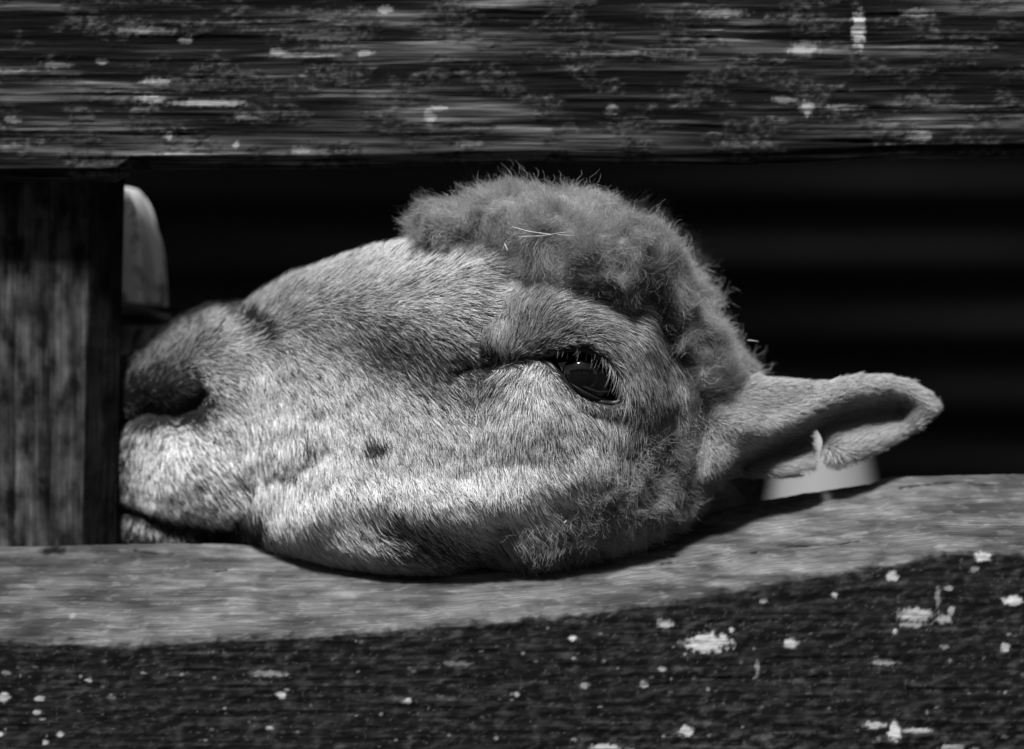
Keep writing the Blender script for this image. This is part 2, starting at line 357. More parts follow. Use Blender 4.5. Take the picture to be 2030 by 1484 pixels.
def low_tone(U, v, s):
    wear, ck = low_masks(U, v); a, b, c = grain(U, v, 51); wu = U + 14 * fbm2(U / 30, v / 30, 161, 3); p = fbm2(wu / 30, v / 15, 61, 5); q = fbm2(U / 120, v / 45, 63, 3)
    p2 = gn(U / 60, (v + 10 * fbm2(U / 90, v / 90, 68, 2)) / 8, 66, 3); dark = 0.003 + .022 * sstep(.40, .85, p) * (.2 + 1.6 * q) + .008 * sstep(.4, .85, p2) + .05 * sstep(.66, .76, fbm2(wu / 12, v / 9, 67, 3)) * q
    lich = sstep(1380, 1430, v + 50 * (fbm2(U / 150, U * 0, 71) - .5)) * sstep(1130, 1230, U)
    dark = dark * (1 - .6 * lich * (a < .52)) + .05 * lich * np.clip(p - .42, 0, 1)
    pale = .066 * (.65 + .7 * sstep(.3, .7, gn(U / 150, v / 22, 56, 3))) * (.5 + q) * (.7 + .6 * gn(U / 60, v / 6, 58, 2)); pale = pale * (1 - .3 * sstep(.55, .72, fbm2(U / 80, v / 24, 59, 4)))
    pale = pale + .03 * sstep(.6, .72, fbm2(U / 34, v / 8, 77, 3))
    t = dark * (1 - wear) + pale * wear
    t = t * (1 - .35 * sstep(230, 60, U) * wear) * (1 - .25 * wear * sstep(.5, .75, fbm2(U / 110, v / 30, 62, 3))); kn = spots(U, v, [(85, 1098, 26, 12, 1)], 9); t = t * (1 - .8 * kn)
    t = t * (1 - .85 * ck)
    sp = spots(U, v, LOWM, 6) * (1 - .6 * wear)
    return t * (1 - sp) + .38 * sp
def low_disp(U, v, s):
    wear, ck = low_masks(U, v); a, b, c = grain(U, v, 51); f = (s > .02) & (s <= 2.0)
    h = .001 * (a - .5) + .0008 * (fbm2(U / 30, v / 15, 61, 4) - .5) * (1 - wear) - .0014 * ck 
    return -h * f, -h * 1500 * f * (s > 1)
sL = np.concatenate([np.linspace(0, .36, 8), np.linspace(.38, 1, 120), np.linspace(1.012, 2, 82), np.linspace(2.03, 2.2, 4), np.linspace(2.25, 3, 18)])
rail('fence_rail', low_prof, sL, low_tone, low_disp, 'lower fence rail with a pale worn top edge and white spots, under the sheep\'s jaw', M_wood_h)
# --- post
def post(name, corners, label, seed):
    zs = np.concatenate([np.linspace(742 - 300, 742 - 1130, 210) * S, np.linspace(-0.1, GZ - 0.1, 12)]); vs = 742 - zs / S
    per = []
    for i in range(4):
        a = np.array(corners[i]); b = np.array(corners[(i + 1) % 4]); m = 70 if i == 0 else (26 if i == 1 else 12)
        for k in range(m): per.append((*(a + (b - a) * k / m), i))
    per = np.array(per); np_ = len(per)
    Pm, Vm = np.meshgrid(np.arange(np_), vs, indexing='ij')
    pu = per[:, 0][Pm] - 0.022 * (Vm - 560) * (Vm < 1200) - 14 * (Vm >= 1200); py = per[:, 1][Pm]; side = per[:, 2][Pm]
    wob = 9 * (fbm2(Vm / 200, pu / 90, seed + 2) - .5)
    g = gn(Vm / 260, (pu + wob) / 14, seed, 3); g2 = fbm2((pu + 2 * wob) / 34, Vm / 75, seed + 5, 5); g3 = fbm2(pu / 60, Vm / 110, seed + 8, 3)
    t = .004 + .13 * np.clip(g2 - .30, 0, 1) * (.45 + .8 * g) * (.4 + 1.2 * g3)
    ck = np.zeros(pu.shape)
    for (c, a0) in ((24, 560), (96, 700), (-60, 300), (-120, 500)):
        cc = c + 5 * (fbm2(Vm / 60, Vm * 0, seed + c) - .5); ck = np.maximum(ck, sstep(5, 1.5, np.abs(pu + .0 * Vm - cc)) * sstep(a0, a0 + 60, Vm))
    t = t * (1 - .75 * ck) * (1 - .8 * spots(pu, Vm, [(84, 952, 9, 9, 1), (146, 962, 6, 12, .5), (90, 967, 4, 14, .4)], 4))
    t = np.where(side == 1, t * .2 + .002, t)  # right side face darkened, its shade painted into the tone
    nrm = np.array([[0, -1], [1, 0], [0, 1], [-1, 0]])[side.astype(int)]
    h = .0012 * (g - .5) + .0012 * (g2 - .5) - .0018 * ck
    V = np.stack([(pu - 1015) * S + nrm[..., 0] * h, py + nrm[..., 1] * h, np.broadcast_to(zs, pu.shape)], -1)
    I = np.arange(pu.size).reshape(pu.shape); J = np.roll(I, -1, 0)
    Q = np.stack([I[:, :-1], I[:, 1:], J[:, 1:], J[:, :-1]], -1).reshape(-1, 4)
    V = V.reshape(-1, 3); F = Q.tolist(); T = t.reshape(-1)
    c = len(V); V = np.vstack([V, V[I[:, 0]].mean(0)]); T = np.append(T, .05)
    F += [[c, int(I[i, 0]), int(J[i, 0])] for i in range(np_)]
    me = bpy.data.meshes.new(name); me.from_pydata(V.tolist(), [], F); me.update()
    me.polygons.foreach_set('use_smooth', np.full(len(me.polygons), True)); me.materials.append(M_wood_v); attr(me, 'tone', T)
    return tag(link(name, me), label, 'fence post')
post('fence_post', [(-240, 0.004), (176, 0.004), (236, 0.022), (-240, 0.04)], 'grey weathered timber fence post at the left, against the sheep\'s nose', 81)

# ------------------------------------------------------------------ sheep
sheep = empty('sheep', (0.16, 0.25, GZ))
tag(sheep, 'sheep resting its pale furry head on the lower fence rail, one ear sticking out', 'sheep')
SB = (0.16, 0.25, GZ)
HEAD = [(205, 760), (225, 720), (262, 692), (300, 664), (345, 630), (395, 607), (440, 599), (472, 601), (503, 584), (560, 552), (640, 528), (720, 507), (790, 494), (860, 486),
        (950, 455), (1080, 430), (1200, 450), (1300, 510), (1380, 590), (1440, 680), (1470, 780), (1440, 880), (1385, 970), (1310, 1038), (1200, 1078), (1050, 1106), (985, 1114), (940, 1126), (900, 1138),
        (850, 1138), (760, 1140), (660, 1128), (580, 1108), (510, 1098), (440, 1096), (380, 1108), (250, 1115), (205, 1070), (190, 950), (190, 850)]
EYE = [(1066, 711), (1094, 701), (1125, 692), (1156, 692), (1186, 709), (1208, 736), (1224, 768), (1230, 792), (1210, 800), (1178, 795), (1148, 781), (1123, 762), (1104, 741), (1087, 722)]
MOUTH = [(190, 995), (250, 1012), (330, 1042), (400, 1054), (445, 1056), (470, 1044)]
st = 4.0
U2, V2g = np.meshgrid(np.arange(150, 1560, st), np.arange(360, 1190, st), indexing='ij')
dH = blur(poly_sd(HEAD, U2, V2g), 4)
def G(cu, cv, su, sv, rot=0):
    a = math.radians(rot); x = (U2 - cu) * math.cos(a) + (V2g - cv) * math.sin(a); y = -(U2 - cu) * math.sin(a) + (V2g - cv) * math.cos(a)
    return np.exp(-(x / su) ** 2 - (y / sv) ** 2)
def GP(P, wd): return np.exp(-(path_d(P, U2, V2g) / wd) ** 2)
mm = 0.001
eye_sd = poly_sd(EYE, U2, V2g)
feat = mm * (9 * G(1150, 655, 120, 52, 12) + 5 * G(1230, 730, 40, 80, -30) + 6 * G(1045, 815, 85, 75) - 4.5 * GP([(915, 730), (960, 730), (1010, 722), (1075, 710)], 20)
      - 4.5 * GP([(1010, 590), (968, 650), (935, 705)], 42) - 8 * G(810, 735, 180, 55, 20) + 5 * GP([(620, 1005), (700, 970), (900, 990), (1100, 945), (1180, 930)], 40)
      - 6 * G(860, 1066, 100, 40, 12) - 7 * GP([(935, 1150), (945, 1090), (990, 1040)], 30) + 4 * G(740, 1095, 110, 35, 5) - 13 * GP([(1325, 660), (1330, 780), (1315, 920)], 38) + 7 * G(340, 915, 95, 75) + 5 * G(380, 690, 90, 50, -25)
      - 7 * GP([(225, 842), (280, 815), (340, 822), (385, 802), (398, 785)], 22) + 4 * G(350, 765, 70, 22, 0) 
      - 2.5 * GP([(505, 740), (490, 850), (500, 930), (485, 985)], 34) - 8 * GP(MOUTH, 15) - 15 * G(440, 1078, 48, 26) + 2 * G(590, 1050, 90, 50)
      - 2.2 * GP([(440, 604), (475, 628), (525, 655)], 16) + 2 * G(640, 610, 150, 60, -20) 
      - 2 * GP([(520, 945), (580, 935), (640, 900)], 24) + 4 * G(1150, 900, 70, 60) - 6 * GP([(1000, 560), (1090, 575), (1180, 595), (1230, 625)], 30))
feat += mm * 1.6 * (fbm2(U2 / 45, V2g / 35, 91, 3) - .5)
feat += -mm * 9 * sstep(-3, 12, eye_sd) + mm * 1.6 * np.exp(-((eye_sd + 10) / 9) ** 2)
uc = np.array([190, 400, 600, 850, 1100, 1300, 1500, 1600]); ycs = np.array([48, 34, 10, -10, -14, -6, 8, 12]) * mm; hfs = np.array([26, 36, 40, 50, 60, 60, 52, 45]) * mm
Yc = np.interp(U2, uc, ycs); Hf = np.interp(U2, uc, hfs); Hb = Hf * 1.1; R = np.interp(U2, [190, 500, 900, 1500], [170, 200, 240, 260]); R = R + (125 - R) * sstep(900, 1060, V2g) * sstep(450, 600, U2)
prof2 = 1 - (1 - np.clip(dH / R, -1, 1)) ** 2
ysurf2 = Yc - Hf * np.sqrt(np.clip(prof2, 0, 1)) - feat
def bil(A, u, v):
    x = np.clip((u - 150) / st, 0, A.shape[0] - 1.001); y = np.clip((v - 360) / st, 0, A.shape[1] - 1.001)
    i = x.astype(int); j = y.astype(int); fx = x - i; fy = y - j
    return A[i, j] * (1 - fx) * (1 - fy) + A[i + 1, j] * fx * (1 - fy) + A[i, j + 1] * (1 - fx) * fy + A[i + 1, j + 1] * fx * fy
ys = np.arange(-0.10, 0.12, 0.0014)
y3 = ys[None, None, :]
fw = sstep(0.012, -0.014, y3 - Yc[..., None])
ye = y3 + feat[..., None] * fw - Yc[..., None]
F = prof2[..., None] - np.where(ye < 0, (ye / Hf[..., None]) ** 2, (ye / Hb[..., None]) ** 2)
F = F.astype(np.float32)
Vh, Qh = surface_nets(F, (150, 360, -0.10), (st, st, 0.0014)); del F, ye, fw
UVh = Vh.copy()                                   # (px, py, y)
def px2w(P): return np.stack([(P[..., 0] - 1015) * S, P[..., 2], (742 - P[..., 1]) * S], -1)
Vw = px2w(Vh); Nh = vnormals(Vw, Qh)
if (Nh * (Vw - np.array([0, 0, 0]))).sum() < 0: Qh = Qh[:, ::-1]; Nh = -Nh
EYE_np = np.array(EYE)
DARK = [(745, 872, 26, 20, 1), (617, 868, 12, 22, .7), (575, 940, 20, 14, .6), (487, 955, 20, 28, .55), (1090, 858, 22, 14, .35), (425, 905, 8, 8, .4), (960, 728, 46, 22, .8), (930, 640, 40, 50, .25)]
def dark_mask(u, v, eye=True):  # coat marks plus shade painted at mouth corner, under jaw and mid-face
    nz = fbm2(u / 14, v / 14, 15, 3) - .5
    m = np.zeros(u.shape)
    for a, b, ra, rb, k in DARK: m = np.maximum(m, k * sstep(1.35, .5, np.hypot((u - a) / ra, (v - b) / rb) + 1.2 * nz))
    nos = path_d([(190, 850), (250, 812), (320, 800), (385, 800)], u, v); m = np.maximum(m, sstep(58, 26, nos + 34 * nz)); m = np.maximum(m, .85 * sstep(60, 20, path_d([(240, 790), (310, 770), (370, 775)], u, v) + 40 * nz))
    m = np.maximum(m, .8 * sstep(290, 225, u + 60 * nz))  # shadow of the post on the nose tip, painted as dark hair
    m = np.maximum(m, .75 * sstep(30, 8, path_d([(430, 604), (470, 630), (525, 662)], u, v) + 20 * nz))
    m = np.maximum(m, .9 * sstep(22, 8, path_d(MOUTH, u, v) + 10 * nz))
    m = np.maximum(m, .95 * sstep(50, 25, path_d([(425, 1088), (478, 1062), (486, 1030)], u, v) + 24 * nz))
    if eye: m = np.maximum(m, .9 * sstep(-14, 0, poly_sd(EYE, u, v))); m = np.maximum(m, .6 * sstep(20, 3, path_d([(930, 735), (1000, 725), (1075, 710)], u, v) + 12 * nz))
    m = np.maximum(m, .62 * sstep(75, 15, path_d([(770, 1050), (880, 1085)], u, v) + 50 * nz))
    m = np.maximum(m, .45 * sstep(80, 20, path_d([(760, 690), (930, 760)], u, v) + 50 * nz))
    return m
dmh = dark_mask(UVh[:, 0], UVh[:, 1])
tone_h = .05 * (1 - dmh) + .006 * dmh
# neck, trunk and legs: a second grid, buried in the back of the head
gs = 0.009
ax_ = np.arange(-0.12, 1.25, gs); ay_ = np.arange(-0.08, 0.95, gs); az_ = np.arange(GZ - 0.02, 0.12, gs)
GX, GY, GZZ = np.meshgrid(ax_, ay_, az_, indexing='ij')
def cap(a, b, ra, rb):
    a = np.array(a, float); b = np.array(b, float); e = b - a
    t = np.clip(((GX - a[0]) * e[0] + (GY - a[1]) * e[1] + (GZZ - a[2]) * e[2]) / (e @ e), 0, 1)
    return (ra + (rb - ra) * t) - np.sqrt((GX - a[0] - t * e[0]) ** 2 + (GY - a[1] - t * e[1]) ** 2 + (GZZ - a[2] - t * e[2]) ** 2)
def smax(a, b, k=0.03): h = np.clip(.5 + .5 * (a - b) / k, 0, 1); return b + (a - b) * h + k * h * (1 - h)
B = cap((0.045, 0.045, -0.03), (0.10, 0.14, -0.17), .040, .075)
B = smax(B, cap((0.10, 0.14, -0.17), (0.25, 0.32, -0.29), .075, .13)); B = smax(B, cap((0.25, 0.32, -0.29), (0.80, 0.62, -0.29), .15, .165))
for (lx, ly) in ((.24, .22), (.34, .40), (.72, .50), (.80, .70)):
    kx = .02 if lx > .5 else .0
    B = smax(B, cap((lx, ly, -.33), (lx + kx, ly, -.45), .055, .03), .03); B = smax(B, cap((lx + kx, ly, -.45), (lx, ly, GZ + .035), .024, .02), .01)
    B = smax(B, cap((lx, ly, GZ + .02), (lx - .02, ly - .012, GZ + .02), .022, .018), .01)
B = B + .012 * (vn3(GX * 40, GY * 40, GZZ * 40, 2) - .5) * (GZZ > -.42)
Vb, Qb = surface_nets(B.astype(np.float32), (ax_[0], ay_[0], az_[0]), (gs, gs, gs)); del B, GX, GY, GZZ
Nb = vnormals(Vb, Qb)
if (Nb * (Vb - Vb.mean(0))).sum() < 0: Qb = Qb[:, ::-1]; Nb = -Nb
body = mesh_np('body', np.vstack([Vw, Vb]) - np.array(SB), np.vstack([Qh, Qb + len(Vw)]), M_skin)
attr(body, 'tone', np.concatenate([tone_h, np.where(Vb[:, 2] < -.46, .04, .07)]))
body_o = link('body', body, sheep)

# --- wool cap (a volume of its own on the skull)
WOOL = [(805, 482), (818, 448), (852, 418), (900, 402), (950, 380), (1010, 378), (1070, 388), (1130, 390), (1190, 404), (1245, 432), (1292, 438), (1335, 476), (1366, 528), (1392, 585), (1424, 635),
        (1468, 705), (1494, 755), (1490, 800), (1440, 870), (1410, 950), (1340, 1010), (1285, 970), (1288, 860), (1288, 765), (1268, 695), (1222, 632), (1120, 585), (1040, 585), (970, 565), (905, 520), (850, 496)]
sw = 5.0
Uw, Vw2 = np.meshgrid(np.arange(740, 1570, sw), np.arange(310, 1060, sw), indexing='ij')
dW = blur(poly_sd(WOOL, Uw, Vw2), 3); pW = 1 - (1 - np.clip(dW / 105, -1, 1)) ** 2
YcW = np.interp(Uw, [780, 1100, 1300, 1500], [-.004, -.010, -.004, .018]); GRV = .020 * np.exp(-(path_d([(1290, 610), (1335, 690), (1345, 800), (1330, 930)], Uw, Vw2) / 48) ** 2); HW = np.interp(Uw, [780, 1000, 1200, 1350, 1500], [.028, .052, .064, .060, .036]) - GRV
yw = np.arange(-.1, .10, .0018)
Fw = pW[..., None] - ((yw[None, None] - YcW[..., None]) / HW[..., None]) ** 2
Vm, Qm = surface_nets(Fw.astype(np.float32), (740, 310, -.1), (sw, sw, .0018)); del Fw
Vmw = px2w(Vm); Nm = vnormals(Vmw, Qm)
if (Nm * (Vmw - Vmw.mean(0))).sum() < 0: Qm = Qm[:, ::-1]; Nm = -Nm
lump = (vn3(*(Vmw.T * 55), 1) - .5) * .012 + (vn3(*(Vmw.T * 120), 4) - .5) * .006
Vmw = Vmw + Nm * lump[:, None]; Nm = vnormals(Vmw, Qm)
wool = link('wool', mesh_np('wool', Vmw - np.array(SB), Qm, M_woolbase), sheep)

def sample(V, N, Q, n, wgt=None, seed=1):
    r = np.random.default_rng(seed); T = np.vstack([Q[:, [0, 1, 2]], Q[:, [0, 2, 3]]])
    a = np.linalg.norm(np.cross(V[T[:, 1]] - V[T[:, 0]], V[T[:, 2]] - V[T[:, 0]]), axis=1)
    if wgt is not None: a = a * wgt[T].mean(1)
    c = np.cumsum(a); k = np.searchsorted(c, r.random(n) * c[-1]); k = np.clip(k, 0, len(T) - 1)
    s = np.sqrt(r.random(n)); t = r.random(n); w0 = 1 - s; w1 = s * (1 - t); w2 = s * t
    b = np.stack([w0, w1, w2], 1)[..., None]
    P = (V[T[k]] * b).sum(1); NN = (N[T[k]] * b).sum(1); NN /= np.linalg.norm(NN, axis=1)[:, None] + 1e-12
    return P, NN, r
def unit(a): return a / (np.linalg.norm(a, axis=-1, keepdims=True) + 1e-12)

# --- short face hair, combed by a field of directions
COMB = np.array([(260, 700, 1, -.9), (330, 680, 1, -.7), (400, 640, 1, -.3), (450, 700, 1, .1), (500, 760, .6, .8), (420, 760, 1, .3), (400, 850, .8, .8), (300, 900, .3, 1), (250, 900, -.2, 1), (280, 980, .4, .9),
    (300, 740, .9, -.4), (400, 1000, .6, .8), (450, 950, .7, .6), (500, 900, .3, 1), (450, 608, .5, -.9), (480, 625, 1, -.3), (560, 600, 1, -.15), (600, 700, .8, .6), (600, 850, .3, 1), (560, 940, .4, 1), (550, 1030, .6, .8), (500, 1060, .1, 1),
    (300, 1060, .1, 1), (700, 530, 1, -.3), (700, 590, 1, .1), (700, 650, .9, .5), (700, 760, .6, .8), (750, 880, .45, .9), (700, 980, .6, .8), (650, 1080, .8, .6), (800, 1100, .9, .5), (800, 500, .8, -.6), (880, 490, .5, -.8),
    (850, 560, 1, 0), (850, 640, .9, .4), (930, 560, 1, .25), (950, 630, .95, .35), (900, 720, .7, .7), (900, 800, .6, .8), (900, 900, .3, 1), (900, 1000, .6, .8), (1000, 770, -.35, 1), (1060, 740, -.1, 1), (1095, 760, .5, .8),
    (1020, 850, -.1, 1), (1100, 830, .2, 1), (1160, 830, .4, .9), (1200, 850, .0, 1), (1240, 880, -.3, 1), (1100, 950, .6, .8), (1000, 950, .25, 1), (1150, 1000, .7, .7), (1250, 1000, .8, .5), (1000, 1060, .8, .7), (1020, 640, .35, -.9), (1040, 680, .5, -.8),
    (985, 690, .2, -.95), (1060, 600, .7, -.6), (1120, 610, 1, -.2), (1100, 680, .75, -.5), (1150, 670, .95, -.1), (1200, 640, .85, .45), (1200, 690, .8, .6), (1250, 690, .5, .9), (1240, 760, .2, 1), (1280, 780, .1, 1), (1260, 850, -.2, 1), (1180, 600, .9, .2)])
def comb(u, v):
    d = np.zeros((len(u), 2)); 
    for a, b, x, y in COMB:
        wv = 1 / (((u - a) ** 2 + (v - b) ** 2) / 900 + .15) ** 2; l = math.hypot(x, y); d += wv[:, None] * np.array([x / l, y / l])
    return d / (np.linalg.norm(d, axis=1)[:, None] + 1e-12)
def grow(P, N, dir3, L, lift0, lift1, K, r, curl=0.0, stiff=None):
    n = len(P); T = dir3 - (dir3 * N).sum(1)[:, None] * N; T = unit(T); out = np.zeros((n, K, 3)); p = P.copy(); out[:, 0] = p
    B = np.cross(N, T); ph = r.random(n) * 6.28; fr = 1 + r.random(n) * 2
    for k in range(1, K):
        f = k / (K - 1); li = lift0 + (lift1 - lift0) * f
        sw = curl * np.sin(ph + fr * f * 4)
        d = unit(T + N * (li if np.isscalar(li) else li[:, None]) + B * sw[:, None]); p = p + d * (L / (K - 1))[:, None]; out[:, k] = p
    return out
pu = UVh[:, 0]; pv = UVh[:, 1]
front = sstep(.45, .1, Nh[:, 1])
in_w = poly_sd(WOOL, pu, pv)
wg = front * (1 - sstep(20, 80, in_w)) * (1 - sstep(-6, -2, poly_sd(EYE, pu, pv))) * sstep(1420, 1380, pu)
wg *= 1 - .85 * sstep(16, 8, path_d([(225, 835), (280, 812), (340, 818), (392, 800)], pu, pv))
NF = 235000
P, N, r = sample(Vw, Nh, Qh, NF, wg, 11)
u = P[:, 0] / S + 1015; v = 742 - P[:, 2] / S
d2 = comb(u, v); ang = .5 * (fbm2(u / 28, v / 28, 44, 3) - .5) * 1.6 + r.normal(0, .16, len(u))
c_, s_ = np.cos(ang), np.sin(ang); d2 = np.stack([d2[:, 0] * c_ - d2[:, 1] * s_, d2[:, 0] * s_ + d2[:, 1] * c_], 1)
dir3 = np.stack([d2[:, 0], np.zeros(len(u)), -d2[:, 1]], 1)
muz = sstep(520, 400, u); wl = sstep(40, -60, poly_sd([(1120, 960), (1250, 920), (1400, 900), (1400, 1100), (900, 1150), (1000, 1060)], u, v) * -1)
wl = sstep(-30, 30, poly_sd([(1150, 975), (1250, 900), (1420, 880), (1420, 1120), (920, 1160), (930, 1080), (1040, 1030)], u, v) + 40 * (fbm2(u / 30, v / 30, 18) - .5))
L = (.0078 - .0028 * muz + .004 * wl + .002 * sstep(560, 500, v)) * r.uniform(.6, 1.25, len(u)); L += .0045 * sstep(-35, 15, poly_sd(WOOL, u, v)) * sstep(1000, 900, u); L *= 1 - .55 * sstep(-30, -5, poly_sd(EYE, u, v))
up = sstep(620, 480, v) * sstep(500, 700, u)
lift = .26 + .12 * muz + .35 * up + .25 * r.random(len(u)) ** 3 + .3 * wl
PP = grow(P, N, dir3, L, lift, lift * .55 + .0, 5, r, .12)
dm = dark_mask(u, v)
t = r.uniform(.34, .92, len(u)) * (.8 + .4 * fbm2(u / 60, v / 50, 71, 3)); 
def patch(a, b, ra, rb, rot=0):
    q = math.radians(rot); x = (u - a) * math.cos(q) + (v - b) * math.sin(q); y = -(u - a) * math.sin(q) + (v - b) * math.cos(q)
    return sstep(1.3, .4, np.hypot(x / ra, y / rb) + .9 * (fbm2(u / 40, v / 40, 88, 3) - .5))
grey = np.maximum.reduce([.75 * patch(1160, 640, 190, 85, 12), .7 * patch(800, 700, 260, 80, 18), .6 * patch(1240, 800, 90, 130), .55 * patch(330, 700, 120, 60, -20), .5 * patch(1100, 870, 90, 50), .5 * patch(640, 640, 150, 50, -15)])  # salt-and-pepper coat that also paints in brow and mid-face shading
t *= (.77 + .42 * np.maximum.reduce([.85 * patch(700, 985, 260, 45, -4), .85 * patch(1000, 985, 190, 40, -12), 1.1 * patch(390, 930, 150, 85), .6 * patch(600, 850, 140, 70), .6 * patch(1010, 790, 60, 60), .5 * patch(820, 520, 180, 40)])) * (1 - .5 * grey)  # lighter hair paints in the lit ridge, cheek and lip
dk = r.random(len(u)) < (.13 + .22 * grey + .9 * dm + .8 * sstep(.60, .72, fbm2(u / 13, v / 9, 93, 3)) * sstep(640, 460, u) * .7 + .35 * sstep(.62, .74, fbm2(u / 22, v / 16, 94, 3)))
t = np.where(dk, r.uniform(.012, .06, len(u)), t); t *= (1 - .62 * wl) * (1 - .5 * sstep(1230, 1310, u) * sstep(600, 680, v))  # hair behind the eye darkened to paint in the groove's shade
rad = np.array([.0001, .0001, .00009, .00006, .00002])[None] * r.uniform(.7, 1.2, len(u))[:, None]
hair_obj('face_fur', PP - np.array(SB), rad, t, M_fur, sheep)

# --- crimped wool fibres
def fibres(P, N, L, K, r, amp, spread):
    n = len(P); d = unit(N + r.normal(0, spread, (n, 3))); p = P - N * .003; out = np.zeros((n, K, 3)); out[:, 0] = p
    a = unit(np.cross(d, r.normal(size=(n, 3)))); b = np.cross(d, a); ph = r.random(n) * 6.28; fr = r.uniform(1.2, 2.6, n) * 6.28
    q = p.copy()
    for k in range(1, K):
        f = k / (K - 1); c = q * 140
        fl = np.stack([vn3(c[:, 0], c[:, 1], c[:, 2], 31) - .5, vn3(c[:, 0], c[:, 1], c[:, 2], 32) - .5, vn3(c[:, 0], c[:, 1], c[:, 2], 33) - .5], 1)
        d = unit(d + fl * .9 + r.normal(0, .12, (n, 3))); q = q + d * (L / (K - 1))[:, None]
        out[:, k] = q + (a * np.cos(ph + fr * f)[:, None] + b * np.sin(ph + fr * f)[:, None]) * amp
    return out
mu = Vm[:, 0]; mvv = Vm[:, 1]; wv = sstep(.6, .2, Nm[:, 1]) + .04
P, N, r = sample(Vmw, Nm, Qm, 190000, wv, 21); u = P[:, 0] / S + 1015; v = 742 - P[:, 2] / S
clump = vn3(*(P.T * 70), 77); L = (.010 + .010 * clump ** 2) * r.uniform(.6, 1.3, len(u)); L *= .55 + .45 * sstep(0, 60, poly_sd(WOOL, u, v) )
FP = fibres(P, N, L, 9, r, .0005, .5)
t = r.uniform(.20, .42, len(u)) * (.6 + .8 * vn3(*(P.T * 35), 78)) * .9; t *= 1 - .62 * sstep(125, 25, path_d([(1310, 640), (1325, 780), (1320, 910), (1380, 820)], u, v) + 50 * (vn3(*(P.T * 60), 79) - .5))  # wool behind the eye darkened, mostly shade painted into its tone
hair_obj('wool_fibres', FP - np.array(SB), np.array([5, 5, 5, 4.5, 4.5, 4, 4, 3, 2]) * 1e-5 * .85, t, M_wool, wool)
# long flyaway fibres
P, N, r = sample(Vmw, Nm, Qm, 1000, sstep(.7, .3, Nm[:, 1]), 22)
FP = fibres(P, N, .015 * r.uniform(.4, 1.4, len(P)), 12, r, .0012, .6)
hair_obj('stray_fibres', FP - np.array(SB), np.array([3.2] * 10 + [2.5, 1.5]) * 1e-5, r.uniform(.3, .55, len(P)), M_wool, wool)
P, N, r = sample(Vmw, Nm, Qm, 9000, sstep(.7, .3, Nm[:, 1]), 27)
FP = fibres(P, N, .013 * r.uniform(.6, 1.3, len(P)), 9, r, .0006, .5)
hair_obj('frizz_fibres', FP - np.array(SB), np.array([4] * 7 + [3, 2]) * 1e-5, r.uniform(.25, .6, len(P)), M_wool, wool)
# fleece fringe on the lower cheek and the neck behind
wg = front * sstep(-70, 70, poly_sd([(1180, 980), (1270, 920), (1460, 860), (1460, 1000), (1330, 1080), (1100, 1150), (1120, 1060)], pu, pv) + 50 * (fbm2(pu / 40, pv / 40, 19, 3) - .5))
P, N, r = sample(Vw, Nh, Qh, 30000, wg, 23)
FP = fibres(P, unit(N * .8 + np.array([.9, -.1, -.6])), .011 * r.uniform(.6, 1.4, len(P)), 8, r, .0005, .3)
hair_obj('cheek_wool', FP - np.array(SB), np.array([5, 5, 5, 4.5, 4, 4, 3, 2]) * 1e-5, r.uniform(.22, .45, len(P)), M_wool, wool)
wg = sstep(.5, .1, Nh[:, 1]) * sstep(75, 25, bil(dH, pu, pv)) * sstep(950, 1230, pu) * sstep(1400, 1340, pu) * sstep(960, 1010, pv)
P, N, r = sample(Vw, Nh, Qh, 26000, wg, 25)
FP = fibres(P, unit(N * .5 + np.array([.45, -.3, -.9])), .0125 * r.uniform(.4, 1.4, len(P)), 8, r, .0005, .28)
hair_obj('throat_wool', FP - np.array(SB), np.array([5, 5, 5, 4.5, 4, 4, 3, 2]) * 1.1e-5, r.uniform(.25, .5, len(P)), M_wool, wool)
wg = sstep(.3, -.2, Nb[:, 1]) * (Vb[:, 2] > -.2)
P, N, r = sample(Vb, Nb, Qb, 40000, wg, 24)
FP = fibres(P, N, .016 * r.uniform(.6, 1.4, len(P)), 7, r, .001, .4)
hair_obj('neck_wool', FP - np.array(SB), np.array([7, 7, 7, 6, 5, 4, 3]) * 1e-5, r.uniform(.05, .13, len(P)), M_wool, wool)  # neck wool toned dark, painting in the shadow below the ear

# --- ear
EAR = [(1405, 815), (1440, 780), (1486, 753), (1540, 754), (1630, 760), (1690, 747), (1750, 747), (1800, 757), (1832, 775), (1850, 797), (1846, 816), (1828, 836), (1788, 863), (1740, 892), (1700, 908), (1650, 916),
       (1634, 908), (1628, 890), (1629, 872), (1618, 852), (1605, 858), (1597, 882), (1603, 902), (1598, 922), (1570, 938), (1530, 939), (1450, 934), (1400, 948), (1368, 935), (1378, 880)]
se = 3.0
Ue, Ve = np.meshgrid(np.arange(1280, 1890, se), np.arange(700, 1000, se), indexing='ij')
dE = blur(poly_sd(EAR, Ue, Ve), 1)
def GPe(P, wd): return np.exp(-(path_d(P, Ue, Ve) / wd) ** 2)
Re = np.interp(Ue, [1300, 1500, 1620, 1850], [90, 56, 26, 22]); pE = 1 - (1 - np.clip(dE / Re, -1, 1)) ** 2
He = np.interp(Ue, [1300, 1450, 1600, 1850], [.026, .014, .0035, .003])
cupE = mm * (4.5 * GPe([(1400, 820), (1500, 850), (1580, 825), (1660, 782), (1750, 764), (1820, 790), (1842, 806), (1815, 840)], 24) - 10 * GPe([(1470, 918), (1580, 874), (1640, 842), (1700, 824), (1775, 816)], 31) - 5 * GPe([(1410, 942), (1500, 908), (1560, 885)], 24)
       + 1.5 * GPe([(1650, 905), (1720, 890), (1800, 850)], 25) + 4 * GPe([(1480, 935), (1590, 930)], 16))
